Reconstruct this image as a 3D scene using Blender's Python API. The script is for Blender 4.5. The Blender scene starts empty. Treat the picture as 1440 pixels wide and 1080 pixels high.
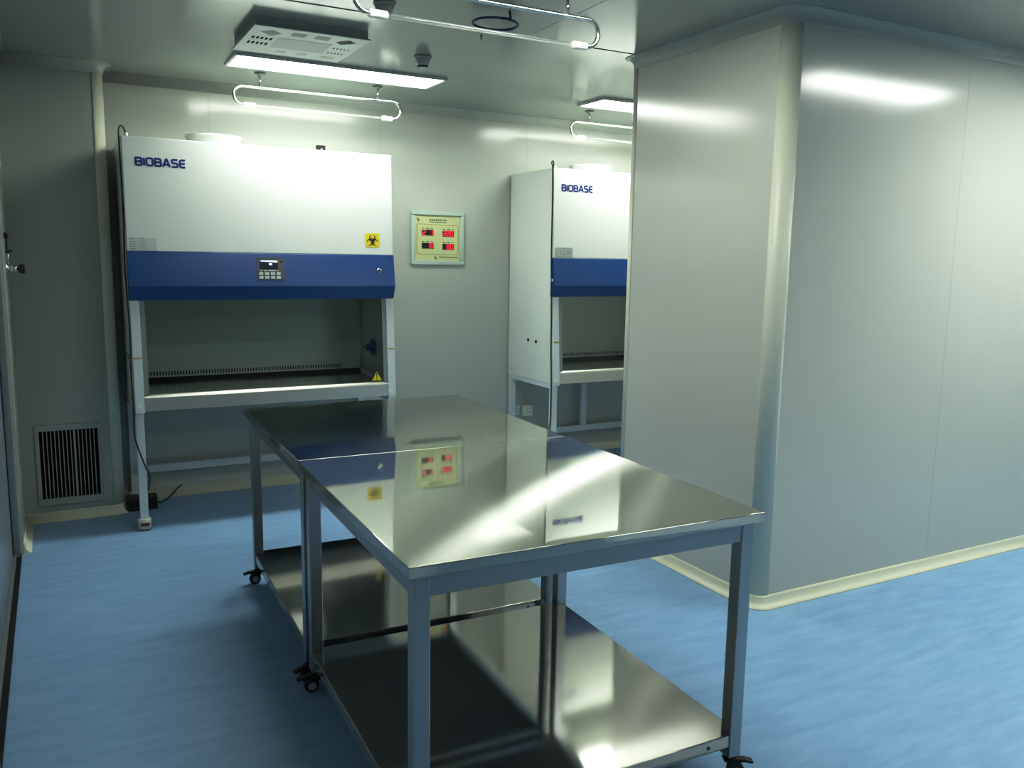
import bpy, bmesh, math, random
from mathutils import Vector, Matrix
random.seed(7)
COL = bpy.context.scene.collection
PI = math.pi

# ------------------------------------------------------------------ materials
def new_mat(name):
    m = bpy.data.materials.new(name); m.use_nodes = True
    nt = m.node_tree
    return m, nt, nt.nodes['Principled BSDF']

def simple(name, col, rough=0.5, metal=0.0, spec=0.5, emit=None, estr=0.0, coat=0.0):
    m, nt, b = new_mat(name)
    b.inputs['Base Color'].default_value = (*col, 1)
    b.inputs['Roughness'].default_value = rough
    b.inputs['Metallic'].default_value = metal
    b.inputs['Specular IOR Level'].default_value = spec
    b.inputs['Coat Weight'].default_value = coat
    if emit:
        b.inputs['Emission Color'].default_value = (*emit, 1)
        b.inputs['Emission Strength'].default_value = estr
    return m

def N(nt, kind, **kw):
    n = nt.nodes.new(kind)
    for k, v in kw.items(): setattr(n, k, v)
    return n

def wall_mat(name, col, rough, bump=0.02, scale=1.6):
    m, nt, b = new_mat(name)
    tc = N(nt, 'ShaderNodeTexCoord')
    nz = N(nt, 'ShaderNodeTexNoise'); nz.inputs['Scale'].default_value = scale; nz.inputs['Detail'].default_value = 2
    rp = N(nt, 'ShaderNodeValToRGB')
    rp.color_ramp.elements[0].color = (*[c * 0.965 for c in col], 1)
    rp.color_ramp.elements[1].color = (*[c * 1.03 for c in col], 1)
    nt.links.new(tc.outputs['Object'], nz.inputs['Vector'])
    nt.links.new(nz.outputs['Fac'], rp.inputs['Fac'])
    nt.links.new(rp.outputs['Color'], b.inputs['Base Color'])
    b.inputs['Roughness'].default_value = rough
    b.inputs['Specular IOR Level'].default_value = 0.6
    bp = N(nt, 'ShaderNodeBump'); bp.inputs['Strength'].default_value = bump; bp.inputs['Distance'].default_value = 0.05
    nt.links.new(nz.outputs['Fac'], bp.inputs['Height']); nt.links.new(bp.outputs['Normal'], b.inputs['Normal'])
    return m

def steel_mat(name, col, rough, along='X', amount=0.06, bump=0.015, wave=0.0, haze=0.0, metal=1.0):
    m, nt, b = new_mat(name)
    b.inputs['Metallic'].default_value = metal
    tc = N(nt, 'ShaderNodeTexCoord'); mp = N(nt, 'ShaderNodeMapping')
    mp.inputs['Scale'].default_value = (1.5, 260, 260) if along == 'X' else ((260, 1.5, 260) if along == 'Y' else (260, 260, 1.5))
    nz = N(nt, 'ShaderNodeTexNoise'); nz.inputs['Scale'].default_value = 1.0; nz.inputs['Detail'].default_value = 3
    nt.links.new(tc.outputs['Object'], mp.inputs['Vector']); nt.links.new(mp.outputs['Vector'], nz.inputs['Vector'])
    mr = N(nt, 'ShaderNodeMapRange'); mr.inputs['To Min'].default_value = rough - amount / 2; mr.inputs['To Max'].default_value = rough + amount / 2
    nt.links.new(nz.outputs['Fac'], mr.inputs['Value']); nt.links.new(mr.outputs['Result'], b.inputs['Roughness'])
    rp = N(nt, 'ShaderNodeValToRGB')
    rp.color_ramp.elements[0].color = (*[c * 0.94 for c in col], 1); rp.color_ramp.elements[1].color = (*[c * 1.05 for c in col], 1)
    nt.links.new(nz.outputs['Fac'], rp.inputs['Fac']); nt.links.new(rp.outputs['Color'], b.inputs['Base Color'])
    bp = N(nt, 'ShaderNodeBump'); bp.inputs['Strength'].default_value = bump; bp.inputs['Distance'].default_value = 0.002
    nt.links.new(nz.outputs['Fac'], bp.inputs['Height'])
    if wave:
        n2 = N(nt, 'ShaderNodeTexNoise'); n2.inputs['Scale'].default_value = 2.2; n2.inputs['Detail'].default_value = 0.5
        nt.links.new(tc.outputs['Object'], n2.inputs['Vector'])
        b2 = N(nt, 'ShaderNodeBump'); b2.inputs['Strength'].default_value = wave; b2.inputs['Distance'].default_value = 0.02
        nt.links.new(n2.outputs['Fac'], b2.inputs['Height']); nt.links.new(bp.outputs['Normal'], b2.inputs['Normal'])
        nt.links.new(b2.outputs['Normal'], b.inputs['Normal'])
    else:
        nt.links.new(bp.outputs['Normal'], b.inputs['Normal'])
    if haze > 0:
        out = nt.nodes['Material Output']; mx = N(nt, 'ShaderNodeMixShader'); mx.inputs['Fac'].default_value = haze
        an = N(nt, 'ShaderNodeBsdfAnisotropic'); an.inputs['Roughness'].default_value = 0.30; an.inputs['Anisotropy'].default_value = 0.90
        tg = N(nt, 'ShaderNodeCombineXYZ'); tg.inputs['X'].default_value = -math.sin(-0.0269); tg.inputs['Y'].default_value = math.cos(-0.0269)
        nt.links.new(tg.outputs[0], an.inputs['Tangent'])
        nt.links.new(rp.outputs['Color'], an.inputs['Color'])
        nt.links.new(b.outputs[0], mx.inputs[1]); nt.links.new(an.outputs[0], mx.inputs[2]); nt.links.new(mx.outputs[0], out.inputs['Surface'])
    return m

def floor_mat():
    m, nt, b = new_mat('blue_vinyl')
    tc = N(nt, 'ShaderNodeTexCoord'); mp = N(nt, 'ShaderNodeMapping'); mp.inputs['Scale'].default_value = (2.6, 12, 1)
    mp.inputs['Rotation'].default_value = (0, 0, math.radians(18))
    nz = N(nt, 'ShaderNodeTexNoise'); nz.inputs['Scale'].default_value = 1.7; nz.inputs['Detail'].default_value = 7; nz.inputs['Roughness'].default_value = 0.62
    nt.links.new(tc.outputs['Object'], mp.inputs['Vector']); nt.links.new(mp.outputs['Vector'], nz.inputs['Vector'])
    rp = N(nt, 'ShaderNodeValToRGB')
    rp.color_ramp.elements[0].position = 0.30; rp.color_ramp.elements[0].color = (0.22, 0.39, 0.61, 1)
    rp.color_ramp.elements[1].position = 0.72; rp.color_ramp.elements[1].color = (0.315, 0.50, 0.72, 1)
    nt.links.new(nz.outputs['Fac'], rp.inputs['Fac']); nt.links.new(rp.outputs['Color'], b.inputs['Base Color'])
    b.inputs['Roughness'].default_value = 0.42; b.inputs['Specular IOR Level'].default_value = 0.35
    return m

def glass_mat(name, tint=(0.93, 0.97, 0.95), gloss=1.0, milky=0.0):
    m = bpy.data.materials.new(name); m.use_nodes = True; nt = m.node_tree; nt.nodes.clear()
    out = N(nt, 'ShaderNodeOutputMaterial'); mx = N(nt, 'ShaderNodeMixShader')
    tr = N(nt, 'ShaderNodeBsdfTransparent'); tr.inputs['Color'].default_value = (*tint, 1)
    gl = N(nt, 'ShaderNodeBsdfGlossy'); gl.inputs['Roughness'].default_value = 0.02
    lw = N(nt, 'ShaderNodeLayerWeight'); lw.inputs['Blend'].default_value = 0.5
    pw = N(nt, 'ShaderNodeMath', operation='POWER'); pw.inputs[1].default_value = 4.0
    mu = N(nt, 'ShaderNodeMath', operation='MULTIPLY_ADD'); mu.inputs[1].default_value = 0.8*gloss; mu.inputs[2].default_value = 0.04*gloss
    nt.links.new(lw.outputs['Facing'], pw.inputs[0]); nt.links.new(pw.outputs[0], mu.inputs[0]); nt.links.new(mu.outputs[0], mx.inputs['Fac'])
    if milky > 0:
        df = N(nt, 'ShaderNodeBsdfDiffuse'); df.inputs['Color'].default_value = (0.85, 0.88, 0.85, 1)
        m2 = N(nt, 'ShaderNodeMixShader'); m2.inputs['Fac'].default_value = milky
        nt.links.new(tr.outputs[0], m2.inputs[1]); nt.links.new(df.outputs[0], m2.inputs[2]); tr = m2
    nt.links.new(tr.outputs[0], mx.inputs[1]); nt.links.new(gl.outputs[0], mx.inputs[2]); nt.links.new(mx.outputs[0], out.inputs['Surface'])
    return m

M = {}
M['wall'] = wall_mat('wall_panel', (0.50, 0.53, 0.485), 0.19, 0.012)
M['wall_shaft'] = wall_mat('shaft_panel_shaded', (0.40, 0.43, 0.395), 0.19, 0.012)  # wall panel colour darkened to put the dim corner's shade into it
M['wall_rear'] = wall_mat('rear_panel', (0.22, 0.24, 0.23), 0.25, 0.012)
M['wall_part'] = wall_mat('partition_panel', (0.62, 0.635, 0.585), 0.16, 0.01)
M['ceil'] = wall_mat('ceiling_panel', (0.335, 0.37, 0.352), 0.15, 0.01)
M['trim'] = simple('aluminium_trim', (0.76, 0.77, 0.67), 0.34, 0.0, 0.35)
M['cove'] = simple('ceiling_cove', (0.44, 0.475, 0.445), 0.3, 0.0, 0.5)
M['base'] = simple('cream_baseboard', (0.80, 0.80, 0.64), 0.35)
M['seam'] = simple('seam', (0.45, 0.48, 0.44), 0.25)
M['pseam'] = simple('partition_seam', (0.585, 0.605, 0.555), 0.2)
M['dseam'] = simple('dark_seam', (0.07, 0.08, 0.075), 0.6)
M['floor'] = floor_mat()
M['door'] = simple('door_panel', (0.24, 0.30, 0.36), 0.25)
M['black'] = simple('black_plastic', (0.008, 0.009, 0.011), 0.4)
M['hole'] = simple('dark_void', (0.004, 0.005, 0.005), 0.9, spec=0.1)
M['white'] = simple('white_enamel', (0.76, 0.80, 0.765), 0.33)
M['white_stand'] = simple('white_stand', (0.68, 0.74, 0.75), 0.35)
M['blue'] = simple('blue_enamel', (0.012, 0.072, 0.25), 0.27)
M['logo'] = simple('logo_blue', (0.012, 0.02, 0.22), 0.5)
M['liner'] = steel_mat('liner_steel', (0.58, 0.61, 0.58), 0.30, 'X', metal=0.6)
M['tray'] = steel_mat('tray_steel', (0.50, 0.50, 0.47), 0.17, 'X')
M['sill'] = steel_mat('sill_steel', (0.72, 0.71, 0.65), 0.34, 'X', metal=0.75)
M['top'] = steel_mat('tabletop_steel', (0.60, 0.62, 0.575), 0.032, 'Y', 0.016, 0.0008, wave=0.03, haze=0.33)
M['shelf'] = steel_mat('shelf_steel', (0.56, 0.565, 0.52), 0.07, 'Y', 0.03, 0.002, wave=0.07, haze=0.30)
M['leg'] = steel_mat('leg_steel', (0.48, 0.51, 0.525), 0.34, 'Z')
M['rail'] = steel_mat('rail_steel', (0.46, 0.48, 0.495), 0.36, 'X')
M['flange'] = simple('flange_metal', (0.22, 0.235, 0.22), 0.4, 0.5)
M['under'] = simple('dark_sheet', (0.035, 0.04, 0.04), 0.6)
M['chrome'] = simple('chrome', (0.62, 0.63, 0.60), 0.15, 1.0)
M['grey'] = simple('grey_plastic', (0.33, 0.35, 0.34), 0.45)
M['track'] = simple('grey_track', (0.26, 0.30, 0.30), 0.4)
M['pgrey'] = simple('panel_grey', (0.09, 0.095, 0.10), 0.4)
M['lcd'] = simple('lcd', (0.015, 0.02, 0.05), 0.15)
M['lcdglow'] = simple('lcd_glow', (0.7, 0.75, 0.9), 0.3, emit=(0.75, 0.8, 1.0), estr=0.7)
M['button'] = simple('button', (0.62, 0.68, 0.68), 0.5)
M['yellow'] = simple('yellow', (0.80, 0.66, 0.03), 0.5)
M['olive'] = simple('mark_yellow', (0.45, 0.34, 0.04), 0.5)
M['ink'] = simple('ink', (0.012, 0.010, 0.008), 0.6)
M['paper'] = simple('sticker_paper', (0.50, 0.53, 0.51), 0.5)
M['paper2'] = simple('sticker_film', (0.62, 0.655, 0.63), 0.4)
M['faint'] = simple('faint_print', (0.36, 0.39, 0.37), 0.6)
M['glass'] = glass_mat('sash_glass', (0.90, 0.94, 0.93), 0.9)
M['tube'] = glass_mat('quartz_tube', (0.95, 0.97, 0.96), 1.3, 0.09)
M['cap'] = simple('white_ceramic', (0.86, 0.88, 0.84), 0.3)
M['light'] = simple('diffuser', (0.9, 0.92, 0.9), 0.4, emit=(0.965, 1.0, 0.90), estr=28.0)
M['dimlight'] = simple('dim_diffuser', (0.9, 0.92, 0.9), 0.4, emit=(0.965, 1.0, 0.90), estr=19.0)
M['lightfr'] = simple('lamp_frame', (0.55, 0.58, 0.56), 0.35)
M['pframe'] = simple('frame_mint', (0.50, 0.585, 0.54), 0.35)
M['pface'] = simple('face_cream', (0.62, 0.65, 0.37), 0.45)
M['pline'] = simple('line_olive', (0.36, 0.33, 0.14), 0.5)
M['pmark'] = simple('mark_green', (0.05, 0.10, 0.07), 0.5)
M['disp'] = simple('display_black', (0.006, 0.008, 0.006), 0.2)
M['digit'] = simple('digit_red', (0.8, 0.02, 0.04), 0.4, emit=(1.0, 0.03, 0.09), estr=0.8)
M['dispglow'] = simple('display_glow', (0.10, 0.003, 0.008), 0.3, emit=(1.0, 0.02, 0.06), estr=0.07)
M['bluewire'] = simple('wire_blue', (0.015, 0.035, 0.13), 0.45)
M['cord'] = simple('cord_black', (0.012, 0.018, 0.018), 0.5)
M['brown'] = simple('brown_plastic', (0.035, 0.016, 0.014), 0.45)
M['redmark'] = simple('foot_label', (0.12, 0.022, 0.012), 0.5)
M['footw'] = simple('foot_white', (0.68, 0.64, 0.60), 0.4)
M['plug'] = simple('socket_white', (0.72, 0.76, 0.73), 0.35)
M['wheel'] = simple('wheel_hub', (0.55, 0.56, 0.56), 0.3, 0.6)
M['knobblue'] = simple('knob_blue', (0.01, 0.05, 0.22), 0.35)
M['alu'] = simple('aluminium', (0.42, 0.45, 0.44), 0.35, 0.6)
M['purif'] = simple('disinfector_white', (0.50, 0.54, 0.515), 0.35)
M['purifside'] = simple('disinfector_side', (0.36, 0.39, 0.38), 0.45)
M['pg1'] = simple('grille_grey', (0.20, 0.23, 0.215), 0.5)
M['pg2'] = simple('window_grey', (0.36, 0.39, 0.375), 0.4)
M['smoke'] = simple('detector', (0.36, 0.40, 0.385), 0.45)

# ------------------------------------------------------------------ mesh helper
class MB:
    def __init__(self): self.bm = bmesh.new()
    def _set(self, faces, mi, smooth=False):
        for f in faces: f.material_index = mi; f.smooth = smooth
    def box(self, x0, x1, y0, y1, z0, z1, mi=0, bev=0.0, mat=None):
        r = bmesh.ops.create_cube(self.bm, size=1.0)
        vs = r['verts']
        T = Matrix.Translation(((x0+x1)/2, (y0+y1)/2, (z0+z1)/2)) @ Matrix.Diagonal((abs(x1-x0), abs(y1-y0), abs(z1-z0), 1))
        if mat is not None: T = mat @ T
        bmesh.ops.transform(self.bm, matrix=T, verts=vs)
        fs = list({f for v in vs for f in v.link_faces})
        self._set(fs, mi)
        if bev > 0:
            es = list({e for v in vs for e in v.link_edges})
            rr = bmesh.ops.bevel(self.bm, geom=es, offset=bev, segments=2, affect='EDGES', profile=0.7)
            self._set(rr['faces'], mi, True)
        return self
    def prism(self, poly, axis, a, b, mi=0, bev=0.0, smooth=False):
        """poly: 2-D outline; axis 'x': poly is (y,z); 'y': (x,z); 'z': (x,y)."""
        def mk(p, t):
            return {'x': (t, p[0], p[1]), 'y': (p[0], t, p[1]), 'z': (p[0], p[1], t)}[axis]
        va = [self.bm.verts.new(mk(p, a)) for p in poly]; vb = [self.bm.verts.new(mk(p, b)) for p in poly]
        n = len(poly); fs = []
        fs.append(self.bm.faces.new(va)); fs.append(self.bm.faces.new(vb[::-1]))
        for i in range(n):
            f = self.bm.faces.new((va[i], vb[i], vb[(i+1) % n], va[(i+1) % n])); f.smooth = smooth; fs.append(f)
        for f in fs: f.material_index = mi
        bmesh.ops.recalc_face_normals(self.bm, faces=fs)
        if bev > 0:
            es = list({e for f in fs for e in f.edges})
            rr = bmesh.ops.bevel(self.bm, geom=es, offset=bev, segments=2, affect='EDGES', profile=0.7)
            self._set(rr['faces'], mi, True)
        return self
    def lathe(self, prof, c=(0, 0, 0), axis='z', n=28, mi=0, smooth=True):
        """prof: list of (r, h) along axis; closed ends where r==0."""
        rings = []
        for r, h in prof:
            ring = []
            for k in range(n):
                a = 2*PI*k/n; u, w = r*math.cos(a), r*math.sin(a)
                p = {'z': (u, w, h), 'y': (u, h, w), 'x': (h, u, w)}[axis]
                ring.append(self.bm.verts.new((p[0]+c[0], p[1]+c[1], p[2]+c[2])))
            rings.append(ring)
        fs = []
        for i in range(len(rings)-1):
            for k in range(n):
                f = self.bm.faces.new((rings[i][k], rings[i][(k+1) % n], rings[i+1][(k+1) % n], rings[i+1][k])); f.smooth = smooth; fs.append(f)
        for ring in (rings[0], rings[-1]):
            f = self.bm.faces.new(ring); fs.append(f)
        for f in fs: f.material_index = mi
        bmesh.ops.recalc_face_normals(self.bm, faces=fs)
        return self
    def tube(self, pts, r, n=12, mi=0, closed=False):
        P = [Vector(p) for p in pts]; m = len(P); rings = []
        up = None
        for i in range(m):
            if closed: t = (P[(i+1) % m]-P[i-1]).normalized()
            else: t = (P[min(i+1, m-1)]-P[max(i-1, 0)]).normalized()
            if up is None:
                up = Vector((0, 0, 1)) if abs(t.z) < 0.9 else Vector((1, 0, 0))
            s = t.cross(up).normalized(); up = s.cross(t).normalized()
            rings.append([self.bm.verts.new(P[i] + r*(math.cos(2*PI*k/n)*s + math.sin(2*PI*k/n)*up)) for k in range(n)])
        fs = []
        rng = range(m) if closed else range(m-1)
        for i in rng:
            A, B = rings[i], rings[(i+1) % m]
            for k in range(n):
                f = self.bm.faces.new((A[k], A[(k+1) % n], B[(k+1) % n], B[k])); f.smooth = True; fs.append(f)
        if not closed:
            fs.append(self.bm.faces.new(rings[0])); fs.append(self.bm.faces.new(rings[-1]))
        for f in fs: f.material_index = mi
        bmesh.ops.recalc_face_normals(self.bm, faces=fs)
        return self
    def sweep(self, path, prof, mi=0, side=1, smooth=False):
        """profile (n, z) swept along a 2-D path; n goes to the left (side=1) of the travel direction."""
        m = len(path); P = [Vector((p[0], p[1], 0)) for p in path]; rings = []
        for i in range(m):
            d0 = (P[i]-P[i-1]).normalized() if i > 0 else None
            d1 = (P[i+1]-P[i]).normalized() if i < m-1 else None
            if d0 is None: d0 = d1
            if d1 is None: d1 = d0
            n0 = Vector((-d0.y, d0.x, 0))*side; n1 = Vector((-d1.y, d1.x, 0))*side
            nn = (n0+n1); nn = nn/(nn.dot(n0)) if nn.length > 1e-6 else n0
            rings.append([self.bm.verts.new((P[i].x+nn.x*a, P[i].y+nn.y*a, z)) for a, z in prof])
        k = len(prof); fs = []
        for i in range(m-1):
            for j in range(k):
                f = self.bm.faces.new((rings[i][j], rings[i][(j+1) % k], rings[i+1][(j+1) % k], rings[i+1][j])); f.smooth = smooth; fs.append(f)
        fs.append(self.bm.faces.new(rings[0])); fs.append(self.bm.faces.new(rings[-1]))
        for f in fs: f.material_index = mi
        bmesh.ops.recalc_face_normals(self.bm, faces=fs)
        return self
    def stroke(self, pts, w, T, depth=0.0012, mi=0, closed=False):
        """flat ribbon of width w along 2-D pts, mapped by T(u, v, d) -> point; d rises off the surface."""
        m = len(pts); P = [Vector((p[0], p[1])) for p in pts]; L = []; Rr = []
        for i in range(m):
            d0 = (P[i]-P[i-1]) if (closed or i > 0) else None
            d1 = (P[(i+1) % m]-P[i]) if (closed or i < m-1) else None
            d0 = d1 if d0 is None else d0; d1 = d0 if d1 is None else d1
            d0 = d0.normalized(); d1 = d1.normalized()
            n0 = Vector((-d0.y, d0.x)); n1 = Vector((-d1.y, d1.x)); nn = n0+n1
            if nn.length < 0.3: nn = n0
            else: nn = nn/max(0.5, nn.dot(n0))
            L.append(P[i]+nn*w/2); Rr.append(P[i]-nn*w/2)
        for i in (range(m) if closed else range(m-1)):
            j = (i+1) % m
            q = [L[i], Rr[i], Rr[j], L[j]]
            self.quad(q, T, depth, mi)
        return self
    def quad(self, q, T, depth=0.0012, mi=0):
        a = [self.bm.verts.new(T(p[0], p[1], 0.0002)) for p in q]; b = [self.bm.verts.new(T(p[0], p[1], depth)) for p in q]
        n = len(q); fs = [self.bm.faces.new(a), self.bm.faces.new(b[::-1])]
        for i in range(n): fs.append(self.bm.faces.new((a[i], b[i], b[(i+1) % n], a[(i+1) % n])))
        for f in fs: f.material_index = mi
        bmesh.ops.recalc_face_normals(self.bm, faces=fs)
        return self
    def build(self, name, mats, parent=None, loc=None, rotz=None):
        me = bpy.data.meshes.new(name); self.bm.to_mesh(me); self.bm.free()
        for m in (mats if isinstance(mats, (list, tuple)) else [mats]): me.materials.append(M[m])
        o = bpy.data.objects.new(name, me); COL.objects.link(o)
        if parent: o.parent = parent
        if loc: o.location = loc
        if rotz: o.rotation_euler.z = rotz
        return o

def tag(o, label, cat, group=None):
    o['label'] = label; o['category'] = cat
    if group: o['group'] = group
    return o
def thing(name, label, cat, loc=(0, 0, 0), rotz=0.0, group=None):
    o = bpy.data.objects.new(name, None); COL.objects.link(o)
    o.location = loc; o.rotation_euler.z = rotz; o.empty_display_size = 0.1
    return tag(o, label, cat, group)
def struct(mb, name, mats):
    o = mb.build(name, mats); o['kind'] = 'structure'; return o
def copy_tree(o, parent=None):
    c = o.copy(); COL.objects.link(c)
    if parent: c.parent = parent
    for ch in [q for q in bpy.data.objects if q.parent == o]: copy_tree(ch, c)
    return c

# ------------------------------------------------------------------ the room
H = 2.54; HC = 2.4845; YB = 5.59; XL = -0.205; PX, PY, PY2 = 2.673, 2.626, 3.717
XR = 7.0; YR = -2.2; SHX, SHY = 0.30, 5.33; RC = 0.05
struct(MB().box(XL-0.2, XR+0.1, YR-0.1, YB+0.1, -0.1, 0), 'floor', 'floor')
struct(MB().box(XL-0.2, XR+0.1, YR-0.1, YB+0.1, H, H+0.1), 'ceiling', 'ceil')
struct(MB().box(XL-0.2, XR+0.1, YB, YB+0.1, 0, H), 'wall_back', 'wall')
struct(MB().box(XR, XR+0.1, YR, YB, 0, H), 'wall_right', 'wall')
struct(MB().box(XL-0.2, XR+0.1, YR-0.1, YR, 0, H), 'wall_rear', 'wall_rear')
DY0, DY1, DZ = 2.6, 4.79, 2.15
w = MB(); w.box(XL-0.12, XL, DY1, YB, 0, H); w.box(XL-0.12, XL, YR, DY0, 0, H); w.box(XL-0.12, XL, DY0, DY1, DZ, H)
struct(w, 'wall_left', 'wall')
def arc(cx, cy, r, a0, a1, n=10):
    return [(cx+r*math.cos(math.radians(a0+(a1-a0)*i/n)), cy+r*math.sin(math.radians(a0+(a1-a0)*i/n))) for i in range(n+1)]
# return-air shaft in the corner
rs = 0.045
poly = [(XL, SHY)] + arc(SHX-rs, SHY+rs, rs, -90, 0) + [(SHX, YB), (XL, YB)]
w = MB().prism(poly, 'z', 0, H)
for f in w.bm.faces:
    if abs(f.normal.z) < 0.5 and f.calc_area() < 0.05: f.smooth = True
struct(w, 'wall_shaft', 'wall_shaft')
# partition block
ca = arc(PX+RC, PY+RC, RC, 270, 180)      # front-left corner, travelling from right face to left face
cb = arc(PX+RC, PY2-RC, RC, 180, 90)
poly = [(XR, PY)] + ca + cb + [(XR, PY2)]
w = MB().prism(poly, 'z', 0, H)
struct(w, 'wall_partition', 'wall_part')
# rounded corner profiles (lighter extrusions wrapping the corners)
def corner_profile(pts, name, z0=0.05, z1=HC, t=0.003):
    return struct(MB().sweep(pts, [(0, z0), (t, z0), (t, z1), (0, z1)], smooth=True), name, 'trim')
e = 0.012
corner_profile([(PX+RC+e, PY)] + ca + [(PX, PY+RC+e)], 'trim_1', t=0.0035)
corner_profile([(PX, PY2-RC-e)] + cb + [(PX+RC+e, PY2)], 'trim_2', t=0.0035)
corner_profile([(SHX-rs-e, SHY)] + arc(SHX-rs, SHY+rs, rs, -90, 0) + [(SHX, SHY+rs+e)], 'trim_3', t=-0.003)
# baseboards
BP = [(0, 0), (0.034, 0), (0.0335, 0.004), (0.019, 0.012), (0.009, 0.026), (0.0045, 0.045), (0.004, 0.056), (0, 0.056)]
cove_path = [(XR, PY)] + ca + cb + [(XR, PY2)]
struct(MB().sweep(cove_path, BP, side=1, smooth=True), 'baseboard_partition', 'base')
struct(MB().sweep([(XL, SHY)] + arc(SHX-rs, SHY+rs, rs, -90, 0) + [(SHX, YB)], BP, side=-1, smooth=True), 'baseboard_shaft', 'base')
struct(MB().sweep([(SHX+0.034, YB), (XR, YB)], BP, side=-1, smooth=True), 'baseboard_back', 'base')
struct(MB().sweep([(XL, DY1), (XL, SHY-0.034)], BP, side=-1, smooth=True), 'baseboard_left', 'base')
struct(MB().sweep([(XR, YB), (XR, PY2)], BP, side=-1), 'baseboard_right', 'base')
# ceiling coves
c = 0.052
CP = [(0, HC), (0.003, HC), (0.004, HC+0.004)] + [(c-(c-0.004)*math.cos(t), H-(c)*(1-math.sin(t))) for t in (0.25, 0.5, 0.8, 1.1, 1.35)] + [(c, H-0.002), (c, H), (0, H)]
struct(MB().sweep(cove_path, CP, side=1, smooth=True), 'trim_4', 'cove')
struct(MB().sweep([(XL, DY1-1.5), (XL, SHY-0.05)], CP, side=-1, smooth=True), 'trim_5', 'cove')
struct(MB().sweep([(XL, SHY)] + arc(SHX-rs, SHY+rs, rs, -90, 0) + [(SHX, YB)], CP, side=-1, smooth=True), 'trim_6', 'cove')
struct(MB().sweep([(SHX, YB), (XR, YB)], CP, side=-1, smooth=True), 'trim_7', 'cove')
# panel joints
k = 8
for x in (0.892, 1.988, 3.112, 4.23):
    struct(MB().box(x-0.002, x+0.002, YB-0.0008, YB, 0.056, HC), 'trim_%d' % k, 'seam'); k += 1
for x in (3.819, 5.0):
    struct(MB().box(x-0.0018, x+0.0018, PY-0.0006, PY, 0.056, HC), 'trim_%d' % k, 'pseam'); k += 1
struct(MB().box(XL, PX+0.03, 3.616, 3.624, H-0.002, H), 'trim_%d' % k, 'dseam'); k += 1
struct(MB().box(1.992, 1.998, YR, 3.616, H-0.0012, H), 'trim_%d' % k, 'seam'); k += 1
# door with its floor track in the left wall
d = bpy.data.objects.new('door_1', None); COL.objects.link(d); d['kind'] = 'structure'; d.location = (XL-0.04, 3.7, 0)
def dp(mb, name, mats):
    o = mb.build(name, mats, d); o.location = (-(XL-0.04), -3.7, 0); return o
w = MB(); w.box(XL-0.075, XL-0.045, 2.62, 3.72, 0.03, DZ-0.02, bev=0.003); w.box(XL-0.075, XL-0.045, 3.73, 4.72, 0.03, DZ-0.02, bev=0.003)
dp(w, 'door_leaf', 'door')
w = MB(); w.box(XL-0.10, XL-0.012, 4.722, DY1, 0, DZ); w.box(XL-0.10, XL-0.02, DY0, 2.62, 0, DZ); w.box(XL-0.10, XL-0.012, DY0, DY1, DZ-0.03, DZ)
dp(w, 'door_frame', 'alu')
w = MB(); w.box(XL-0.043, XL-0.04, 4.675, 4.683, 0.03, DZ-0.03); w.box(XL-0.043, XL-0.04, 4.712, 4.72, 0.03, DZ-0.03)
dp(w, 'gasket', 'black')
w = MB(); w.box(XL-0.10, XL-0.008, DY0, DY1-0.01, 0, 0.012, 0); w.box(XL-0.05, XL-0.03, DY0, DY1-0.02, 0.012, 0.017, 1); w.box(XL-0.085, XL-0.065, DY0, DY1-0.02, 0.012, 0.017, 1)
dp(w, 'floor_track', ['black', 'alu'])

# ------------------------------------------------------------------ lettering
LET = {  # strokes in a unit box: width w, height 1
 'B': (0.92, [([(0.05,0),(0.05,1),(0.66,1),(0.82,0.93),(0.86,0.78),(0.82,0.6),(0.68,0.52),(0.05,0.52)],0),([(0.68,0.52),(0.87,0.44),(0.92,0.25),(0.87,0.07),(0.70,0),(0.05,0)],0)]),
 'I': (0.10, [([(0.05,0),(0.05,1)],0)]),
 'O': (0.95, [([(0.25,0),(0.70,0),(0.87,0.08),(0.92,0.26),(0.92,0.74),(0.87,0.92),(0.70,1),(0.25,1),(0.09,0.92),(0.03,0.74),(0.03,0.26),(0.09,0.08)],1)]),
 'A': (1.0, [([(0.0,-0.06),(0.47,1),(0.55,1),(1.0,-0.06)],0),([(0.18,0.28),(0.83,0.28)],0)]),
 'S': (0.88, [([(0.86,1),(0.22,1),(0.06,0.92),(0.03,0.76),(0.08,0.6),(0.22,0.53),(0.68,0.5),(0.82,0.42),(0.87,0.26),(0.82,0.08),(0.66,0),(0.02,0)],0)]),
 'E': (0.82, [([(0.84,1),(0.32,1),(0.12,0.9),(0.04,0.7),(0.03,0.5),(0.04,0.3),(0.12,0.1),(0.32,0),(0.84,0)],0),([(0.04,0.5),(0.80,0.5)],0)]),
}
def lettering(mb, text, x0, z0, h, total, wst, T, mi=0):
    ws = [LET[ch][0] for ch in text]; gap = 0.26
    raw = sum(ws)+gap*(len(ws)-1); s = total/raw; x = x0
    for ch, wd in zip(text, ws):
        for pts, closed in LET[ch][1]:
            mb.stroke([(x+p[0]*s, z0+p[1]*h) for p in pts], wst, T, 0.0012, mi, bool(closed))
        x += (wd+gap)*s
SEG = {'0':'abcdef','1':'bc','2':'abged','3':'abgcd','5':'afgcd','8':'abcdefg','4':'fgbc','6':'afgedc'}
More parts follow.
